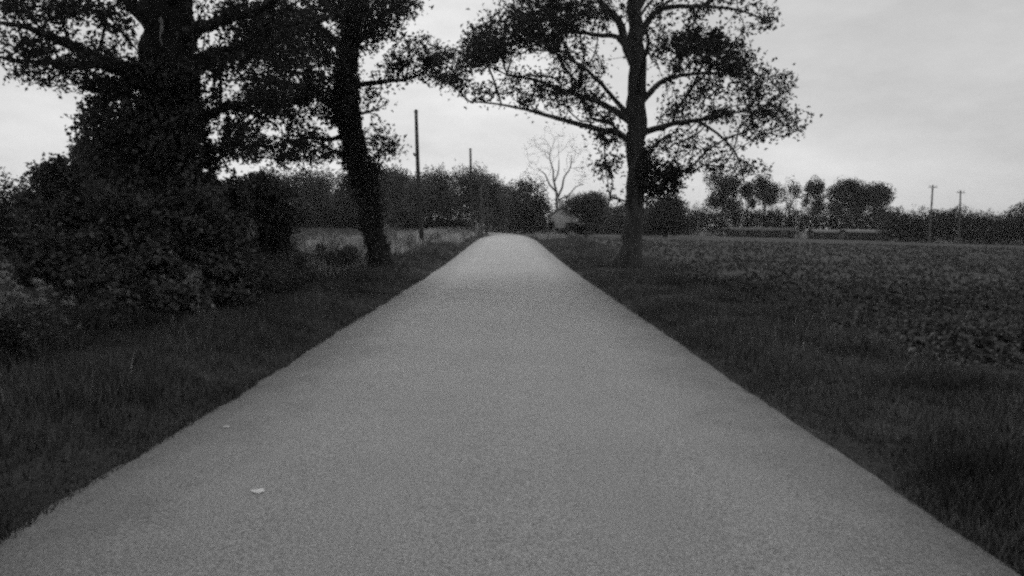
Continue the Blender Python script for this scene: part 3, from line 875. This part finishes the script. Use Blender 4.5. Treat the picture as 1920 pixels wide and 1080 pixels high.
def bare_tree():
    d = 112.0
    b = at(1043, 436, d)
    root = thing('bare_tree', 'pale leafless tree standing up behind the crest right of the lane', 'tree', (b[0], d, g(b[0], d)))
    t = Tree(root, d, 51)
    t.limb([(1040, 450, 3.8), (1041, 420, 3.2), (1044, 385, 2.8), (1043, 360, 2.3), (1038, 338, 1.7), (1037, 318, 1.3), (1031, 298, 1.0), (1033, 276, .7)], 'trunk', M['bark_pale'], 8, .05, step=.6)
    for L in ([(1044, 372, 2.4), (1054, 352, 1.9), (1058, 332, 1.5, 1), (1069, 315, 1.2, 1.5), (1072, 292, .8, 2)],
              [(1043, 360, 2.0), (1030, 345, 1.5, -1), (1023, 328, 1.2, -2), (1010, 318, .8, -2)],
              [(1044, 376, 1.8), (1066, 366, 1.3, -1), (1080, 350, 1.0, -1.5), (1094, 346, .7, -1.5)],
              [(1039, 342, 1.6), (1047, 322, 1.2, 1.6), (1048, 300, .8, 2.5)]):
        t.limb(L, 'limb', M['bark_pale'], 6, .05, step=.6)
    T = blob_points([(1040, 262, 40, 30, 110), (1085, 285, 28, 34, 80), (1004, 285, 28, 32, 80), (1045, 305, 40, 30, 40), (1095, 328, 26, 24, 50), (998, 322, 20, 20, 36)], d, t.rs, 2.2)
    t.grow(T, bal=.2, step=.9, rise=.18)
    t.branches(M['bark_pale'], .015, .34, .06)
bare_tree()

# ------------------------------------------------------------------ poles
def pole(label, top, bot, d, rt, rb, mat='pole', arm=False, group=None, bend=0.0):
    p1 = at(top[0], top[1], d); p0 = at(bot[0], bot[1], d)
    zg = g(p0[0], d)
    p0[2] = min(zg - .1, p0[2])
    root = thing('telegraph_pole', label, 'pole', (p0[0], d, zg), group)
    mid = (p0 + p1) / 2 + np.array((bend, 0, 0))
    P = resample(np.array([np.append(p0, rb), np.append(mid, (rb + rt) / 2), np.append(p1, rt)]), .5)
    MB().tube(P[:, :3], P[:, 3], 10).build('pole', M[mat], root, True)
    c = P[-1, :3]
    MB().tube(np.array([c + (0, 0, -.04), c + (0, 0, .05), c + (0, 0, .12)]), [rt * 1.25, rt * 1.2, rt * .3], 10).build('pole_cap', M[mat], root)
    if arm:
        MB().box(c + (0, -rt, -.25), (1.5, .10, .12), .25).build('crossarm', M[mat], root)
        for s in (-.62, .62):
            q = c + np.array((s * math.cos(.25), s * math.sin(.25) - rt, -.19))
            MB().tube(np.array([q, q + (0, 0, .12), q + (0, 0, .15), q + (0, 0, .24)]), [.02, .02, .06, .04], 8).build('insulator', M['porcelain'], root)
    else:
        for s in (-1, 1):
            q = c + np.array((0, s * .09, -.35 - .2 * (s > 0)))
            MB().tube(np.array([q, q + (0, s * .12, 0), q + (0, s * .16, .02), q + (0, s * .16, .14)]), [.015, .015, .035, .03], 6).build('insulator', M['porcelain'], root)
    return root
pole('tall leaning telegraph pole nearest the camera, left of the lane', (780, 209), (793, 476), 46.0, .10, .16, bend=-.06)
pole('second telegraph pole, in front of the rounded trees left of the lane', (882, 280), (885, 440), 74.0, .10, .15)
pole('short distant telegraph pole barely clearing the trees at the lane crest', (902, 352), (904, 440), 92.0, .09, .14, 'pole_pale')
pole('left one of the two cross-armed poles beyond the right field', (1749, 348), (1742, 462), 113.0, .11, .17, 'pole_pale', True)
pole('right one of the two cross-armed poles beyond the right field', (1801, 358), (1798, 464), 118.0, .10, .16, 'pole_pale', True)

def post(label, u, v0, v1, d, w):
    a = at(u, v0, d); b = at(u, v1, d)
    zg = g(b[0], d)
    z0 = zg - .1
    root = thing('gate_post', label, 'post', (b[0], d, zg))
    h = a[2] - z0
    MB().box((b[0], d, z0 + h / 2), (w, w, h)).build('shaft', M['pole_pale'], root)
    MB().box((b[0], d, a[2] + .03), (w + .06, w + .06, .06)).build('cap', M['pole_pale'], root)
post('pale gate post at the field edge right of the dark evergreen', 1308, 412, 440, 128.0, .16)
post('thin pale post in front of the hedge under the tree row', 1497, 405, 446, 140.0, .14)

# ------------------------------------------------------------------ buildings far off
def cottage():
    d = 100.0
    c = at(1056, 420, d)
    x, zg = c[0], g(c[0], d) - .1
    root = thing('cottage', 'white gabled cottage half hidden by trees behind the crest', 'house', (x, d, zg))
    w, l, h, top = 3.6, 7.0, at(1053, 403, d)[2], at(1053, 389, d)[2]
    V = np.array([(-w / 2, 0, 0), (w / 2, 0, 0), (w / 2, 0, h - zg), (0, 0, top - zg), (-w / 2, 0, h - zg)])
    V2 = V + np.array((0, l, 0))
    P = np.concatenate([V, V2]) + np.array((x, d, zg))
    mb = MB(); mb.add(P, [(0, 1, 6, 5), (1, 2, 7, 6), (4, 0, 5, 9), (0, 4, 2, 1), (5, 6, 7, 9)], [(4, 3, 2), (9, 7, 8)])
    mb.build('wall', M['render'], root)
    rf = MB()
    for s in (-1, 1):
        e = np.array((s * (w / 2 + .3), -.25, h - zg - .22)); r = np.array((0, -.25, top - zg + .08))
        q = np.array([e, r, r + (0, l + .5, 0), e + (0, l + .5, 0)])
        q = np.concatenate([q, q + (0, 0, .12)]) + np.array((x, d, zg))
        rf.add(q, [(0, 1, 2, 3), (4, 7, 6, 5), (0, 4, 5, 1), (3, 2, 6, 7), (0, 3, 7, 4)])
    ro = rf.build('roof', M['tile'], root)
    ch = MB().box((x, d + l * .7, top + .5), (.6, .5, 1.3)).build('chimney', M['render'], root)
    wn = MB().box((x + .7, d - .03, zg + 1.5), (.8, .06, .9)).build('window', M['glass'], root)
    MB().box((x + .7, d - .05, zg + 1.0), (1.0, .12, .08)).build('sill', M['render'], root)
cottage()

def shed(label, u0, u1, vt, d, depth, seed, mat='palesheet', hwall=None):
    a = at(u0, vt, d); b = at(u1, vt, d)
    x0, x1 = a[0], b[0]; xc = (x0 + x1) / 2; zg = g(xc, d) - .15
    top = (a[2] + b[2]) / 2
    root = thing('low_shed', label, 'shed', (xc, d, zg))
    hw = top - .55
    MB().box((xc, d + depth / 2, (zg + hw) / 2), (x1 - x0, depth, hw - zg)).build('wall', M['boards'], root)
    rf = MB()
    y0, y1 = d - .25, d + depth + .25
    P = np.array([(x0 - .2, y0, hw - .05), (x1 + .2, y0, hw - .05), (x1 + .2, (y0 + y1) / 2, top), (x0 - .2, (y0 + y1) / 2, top), (x0 - .2, y1, hw - .05), (x1 + .2, y1, hw - .05)])
    P = np.concatenate([P, P + (0, 0, .06)])
    rf.add(P, [(6, 7, 8, 9), (9, 8, 11, 10), (0, 3, 2, 1), (3, 4, 5, 2), (0, 1, 7, 6), (4, 10, 11, 5)], [(0, 6, 3), (3, 6, 9), (3, 9, 4), (4, 9, 10), (1, 2, 7), (2, 8, 7), (2, 5, 8), (5, 11, 8)])
    rf.build('roof', M[mat], root)
    n = max(2, int((x1 - x0) / 3.5))
    for i in range(n):
        x = x0 + (i + .5) * (x1 - x0) / n
        MB().box((x, d - .02, zg + (hw - zg) * .55), (1.0, .05, (hw - zg) * .8)).build('door', M['tile'], root)
shed('low pale-roofed shed at the right end of the sheds along the field edge', 1592, 1670, 431, 138.0, 4.0, 1)
shed('shorter low shed in the middle of the three along the field edge', 1530, 1580, 431, 144.0, 4.0, 2)
shed('longest low shed, dull-roofed, at the field edge beneath the tree row', 1372, 1490, 427, 150.0, 4.0, 3, 'tile')
shed('small pale-roofed shed right of the white cottage', 1084, 1112, 418, 122.0, 4.0, 4, 'palesheet')

# ------------------------------------------------------------------ grass
def blades(X, Y, h, w, rs, lean=.35):
    n = len(X)
    Z = gz(X, Y)
    a = rs.rand(n) * 2 * math.pi
    dx, dy = np.cos(a), np.sin(a)
    l = h * lean * (.3 + 1.2 * rs.rand(n))
    b = rs.rand(n) * 2 * math.pi
    lx, ly = np.cos(b) * l, np.sin(b) * l
    B = np.stack([X, Y, Z - .02], 1)
    S = np.stack([dx * w / 2, dy * w / 2, np.zeros(n)], 1)
    Mi = B + np.stack([lx * .35, ly * .35, h * .6], 1)
    T = B + np.stack([lx, ly, h], 1)
    V = np.stack([B - S, B + S, Mi + S * .7, Mi - S * .7, T], 1).reshape(-1, 3)
    i = np.arange(n)[:, None] * 5
    return V, i + np.array([[0, 1, 2, 3]]), i + np.array([[3, 2, 4]])

def scatter(n, y0, y1, x0, x1, rs, p=1.0):
    """positions thinning out with distance"""
    u = rs.rand(n)
    Y = y0 * (y1 / y0) ** (u ** p)
    X = x0 + (x1 - x0) * rs.rand(n)
    return X, Y

def grass(name, label, parts, seed, mat='grass'):
    rs = RS(seed); mb = MB()
    for (n, y0, y1, x0, x1, h, w) in parts:
        X, Y = scatter(n, y0, y1, x0, x1, rs)
        tuft = .40 + 1.0 * np.clip(.5 + .6 * wob(X, Y, 2.3) + .5 * wob(X + 9, Y, .7), 0, 1.5)
        k = .8 + .02 * Y
        H = .84 * h * tuft * (.55 + .9 * rs.rand(n))
        near = np.minimum(np.abs(X - RL), np.abs(X - RR))
        H = H * (.45 + .55 * np.clip(near / .45, 0, 1))
        V, Q, T = blades(X, Y, H, w * k * (.6 + .8 * rs.rand(n)), rs)
        mb.add(V, Q, T)
    o = mb.build(name, M[mat])
    tag(o, label, 'grass', kind='stuff')
grass('verge_grass', 'rough dark grass on the verge left of the lane',
      [(52000, 2.2, 34, RL - 2.6, RL + .03, .20, .011), (26000, 3, 34, RL - 5.0, RL - 2.2, .28, .012), (22000, 26, 85, RL - 7, RL + .03, .26, .02), (6000, 2.2, 45, RL - .3, RL + .10, .14, .010), (1500, 2.2, 45, RL, RL + .22, .09, .010)], 201)
grass('verge_grass', 'rough dark grass on the verge right of the lane',
      [(60000, 2.2, 34, RR - .03, RR + 2.4, .19, .011), (26000, 26, 85, RR - .03, RR + 4.2, .22, .02), (6000, 2.2, 45, RR - .10, RR + .3, .14, .010), (1500, 2.2, 45, RR - .22, RR, .09, .010)], 202)
grass('field_grass', 'paler tall grass in the field left of the lane',
      [(36000, 22, 105, -34, RL - 4.5, .34, .025)], 203)

grass('seeding_grass', 'pale seeding grass and weeds scattered along both verges, thickest at the crest',
      [(5000, 46, 77, -7.5, -3.0, .55, .012), (3000, 60, 77, 2.7, 4.8, .42, .012), (3500, 34, 50, -9.5, -4.8, .55, .012), (160, 5, 30, RL - 2.8, RL - .4, .34, .005), (5500, 19, 36, -9.5, -4.4, .55, .010), (160, 5, 30, RR + .5, RR + 2.6, .32, .005)], 204, 'seed')

def crop():
    rs = RS(210)
    n = 32000
    X, Y = scatter(n, 4.0, 70, 4.4, 5.0, rs)
    X = 4.4 + rs.rand(n) * (6 + Y * .75)
    patch = wob(X, Y, .45) + .6 * wob(X + 4, Y, 1.1)
    keep = rs.rand(n) < np.clip(.75 + .4 * patch, .2, 1)
    X, Y = X[keep], Y[keep]
    s = (.06 + .05 * rs.rand(len(X))) * (.8 + .010 * Y)
    k = 8
    Xr = np.repeat(X, k); Yr = np.repeat(Y, k); sr = np.repeat(s, k)
    m = len(Xr)
    a = rs.rand(m) * 2 * math.pi; el = rs.uniform(.25, 1.25, m)
    L = sr * rs.uniform(.8, 1.5, m)
    D = np.stack([np.cos(a) * np.cos(el), np.sin(a) * np.cos(el), np.sin(el)], 1)
    S = np.stack([-np.sin(a), np.cos(a), np.zeros(m)], 1)
    B = np.stack([Xr + rs.normal(size=m) * .02, Yr + rs.normal(size=m) * .02, gz(Xr, Yr)], 1)
    p1 = B + D * L[:, None] * .55
    p2 = B + D * L[:, None] + np.array((0, 0, -.35)) * L[:, None] * np.cos(el)[:, None]
    wv = S * L[:, None] * .26
    V = np.stack([B - wv * .15, B + wv * .15, p1 + wv, p2 + wv * .5, p2 - wv * .5, p1 - wv], 1).reshape(-1, 3)
    i = np.arange(m)[:, None] * 6
    o = mesh_obj('beet_crop', V, [i + np.array([[0, 1, 2, 5]]), i + np.array([[5, 2, 3, 4]])], M['crop'])
    tag(o, 'low leafy crop covering the field right of the lane', 'crop', kind='stuff')
crop()

# ------------------------------------------------------------------ weeds one by one
def parsley_mesh(seed, h):
    rs = RS(seed); st = MB(); um = MB(); lf = MB()
    tops = []
    P = resample(np.array([(0, 0, -.05), (rs.normal() * .03, rs.normal() * .03, h * .5), (rs.normal() * .06, rs.normal() * .06, h * .85)]), .12)
    st.tube(P, np.linspace(.010, .005, len(P)), 5); tops.append(P[-1])
    for i in range(7):
        f = rs.uniform(.2, .85); q = P[int(f * (len(P) - 1))]
        e = q + np.array((rs.normal() * .16, rs.normal() * .16, h * rs.uniform(.15, .35)))
        st.tube(resample(np.array([q, (q + e) / 2 + (0, 0, -.03), e]), .1), np.linspace(.005, .003, len(resample(np.array([q, (q + e) / 2 + (0, 0, -.03), e]), .1))), 4)
        tops.append(e)
    for q in tops:
        c = q + np.array((0, 0, .03)); r = rs.uniform(.03, .06)
        a = rs.rand(34) * 6.283; rr = r * np.sqrt(rs.rand(34))
        C = c + np.stack([rr * np.cos(a), rr * np.sin(a), .03 - rr * .7 + rs.normal(size=34) * .014], 1)
        V, Q = leaf_arrays(C, .028, rs, up=1.5, aspect=.9); um.add(V, Q)
        for k in range(7):
            st.tube(np.array([q, C[k]]), [.002, .0015], 3)
    nl = 130
    a = rs.rand(nl) * 6.283; rr = .22 * np.sqrt(rs.rand(nl))
    C = np.stack([rr * np.cos(a), rr * np.sin(a), .05 + h * .5 * rs.rand(nl) ** 1.3], 1)
    V, Q = leaf_arrays(C, .07, rs, aspect=.5); lf.add(V, Q)
    return st, um, lf

PAR = []
def parsley_at(x, y, s, label, group, seed):
    if len(PAR) < 4:
        st, um, lf = parsley_mesh(400 + len(PAR), .85)
        root = thing('cow_parsley', label, 'plant', (0, 0, 0), group)
        st.build('stems', M['stem'], root, True); um.build('flower_heads', M['umbel'], root); lf.build('leaves', M['weed'], root)
        PAR.append(root)
    else:
        src = PAR[seed % 4]
        root = src.copy(); COL.objects.link(root)
        for ch in src.children:
            c = ch.copy(); COL.objects.link(c); c.parent = root
        root['label'] = label; root['group'] = group
    root.location = (x, y, g(x, y)); root.scale = (s, s, s); root.rotation_euler = (0, 0, seed * 1.37)

rs = RS(500)
spots = []
for i in range(18):          # by the thicket, near left
    spots.append((rs.uniform(-5.9, -4.9), rs.uniform(6.9, 8.4), rs.uniform(.75, 1.1), 'cow parsley in the clump at the left edge of the picture', 'cow parsley clump at the left edge'))
for i in range(16):          # field corner left of the leaning tree
    spots.append((rs.uniform(-9.5, -6.2), rs.uniform(24, 34), rs.uniform(.8, 1.15), 'cow parsley in the long grass left of the leaning ivy-clad tree', 'cow parsley left of the leaning tree'))
for i in range(20):          # between leaning tree and first pole
    spots.append((rs.uniform(-8, -4.6), rs.uniform(36, 52), rs.uniform(.9, 1.3), 'cow parsley around the foot of the nearest telegraph pole', 'cow parsley around the nearest telegraph pole'))
for i in range(22):
    spots.append((rs.uniform(-5.6, -3.0), rs.uniform(56, 76), rs.uniform(.9, 1.2), 'cow parsley on the left verge at the lane crest', 'cow parsley at the crest, left'))
for i in range(12):
    spots.append((rs.uniform(2.7, 4.6), rs.uniform(62, 77), rs.uniform(.8, 1.0), 'cow parsley on the right verge at the lane crest', 'cow parsley at the crest, right'))
p = at(1262, 533, 21.0)
spots.append((p[0], 21.0, .34, 'small white-flowered plant alone on the right verge near the oak', 'lone white flower'))
for i, (x, y, s, lab, gr) in enumerate(spots):
    parsley_at(x, y, s, lab, gr, i)

def dry_dock():
    y = 9.6; p = at(371, 600, y); x = p[0]; z = g(x, y)
    root = thing('dead_seed_stalk', 'pale dead seed stalk standing before the dark hawthorn bush', 'plant', (x, y, z))
    rs = RS(61); mb = MB()
    P = resample(np.array([(x, y, z - .05), (x + .01, y, z + .35), (x - .03, y, z + .72)]), .08)
    mb.tube(P, np.linspace(.008, .005, len(P)), 5); mb.build('stalk', M['dry'], root, True)
    C = P[-1] + rs.normal(size=(90, 3)) * np.array((.045, .045, .07))
    leaves('seed_head', C, .035, M['umbel'], root, rs)
    C = np.stack([x + rs.normal(size=40) * .07, y + rs.normal(size=40) * .07, z + .1 + .5 * rs.rand(40)], 1)
    leaves('leaves', C, .06, M['weed'], root, rs)
dry_dock()

def dock(x, y, s, seed, label, group):
    rs = RS(seed); root = thing('dock_plant', label, 'plant', (x, y, g(x, y)), group)
    n = 26
    V = []; Q = []
    for i in range(n):
        a = rs.rand() * 6.283; el = rs.uniform(.4, 1.3); L = s * rs.uniform(.2, .38); w = L * .13
        D = np.array((math.cos(a) * math.cos(el), math.sin(a) * math.cos(el), math.sin(el))); S = np.array((-math.sin(a), math.cos(a), 0)) * w
        B = np.array((x + rs.normal() * .04, y + rs.normal() * .04, g(x, y)))
        p1 = B + D * L * .5; p2 = B + D * L * .85 - np.array((0, 0, .12 * L)); p3 = B + D * L * 1.05 - np.array((0, 0, .3 * L))
        k = len(V); V += [B - S * .15, B + S * .15, p1 + S, p2 + S * .8, p3 + S * .1, p3 - S * .1, p2 - S * .8, p1 - S]
        Q += [(k, k + 1, k + 2, k + 7), (k + 7, k + 2, k + 3, k + 6), (k + 6, k + 3, k + 4, k + 5)]
    mesh_obj('leaves', np.array(V), np.array(Q), M['weed'], root)
    mb = MB()
    for i in range(3):
        t = np.array((x + rs.normal() * .12, y + rs.normal() * .12, g(x, y) + s * rs.uniform(.5, .9)))
        mb.tube(resample(np.array([(x, y, g(x, y) - .04), ((x + t[0]) / 2, (y + t[1]) / 2, g(x, y) + s * .35), t]), .1), np.full(len(resample(np.array([(x, y, g(x, y) - .04), ((x + t[0]) / 2, (y + t[1]) / 2, g(x, y) + s * .35), t]), .1)), .005), 4)
    mb.build('stems', M['stem'], root, True)
rs = RS(63)
for i in range(14):
    y = rs.uniform(8.2, 12.5)
    dock(4.5 + rs.uniform(-.3, .9) + (y - 8) * .08, y, rs.uniform(.45, .75), 640 + i, 'pale broad-leaved dock along the edge of the right field', 'docks along the right field edge')

def litter(label, u, v, size, seed):
    rs = RS(seed)
    d = 4.0
    for _ in range(40):
        p = at(u, v, d); d += (p[2] - (base_z(p[0], p[1]) + .04)) * 2.0
    n = 9
    a = np.linspace(0, 6.283, n, endpoint=False)
    r = size * (.35 + .3 * rs.rand(n))
    V = [(0, 0, .016)] + [(r[i] * math.cos(a[i]), .8 * r[i] * math.sin(a[i]), .002 + .006 * rs.rand()) for i in range(n)]
    T = [(0, 1 + i, 1 + (i + 1) % n) for i in range(n)]
    z = float(base_z(p[0], p[1])) + .012 + .05 * (1 - (2 * (p[0] - RL) / (RR - RL) - 1) ** 2)
    o = mesh_obj('paper_scrap', np.array(V), np.array(T), M['paper'])
    o.location = (p[0], p[1], z)
    tag(o, label, 'litter')
litter('larger white paper scrap on the lane, nearer the camera', 485, 924, .075, 71)
litter('smaller white paper scrap on the lane near its left edge', 425, 798, .05, 72)

# ------------------------------------------------------------------ thin haze over the fields
def haze():
    m, t, out = new_mat('thin_haze')
    v = N(t, 'ShaderNodeVolumePrincipled', Density=.0003, Anisotropy=.2)
    v.inputs['Color'].default_value = (.9, .9, .9, 1)
    t.links.new(v.outputs[0], out.inputs['Volume'])
    o = MB().box((0, 190, 10.0), (900, 480, 26.0)).build('haze', m)
    o['kind'] = 'stuff'; o['label'] = 'thin pale haze over the fields'; o['category'] = 'haze'
haze()
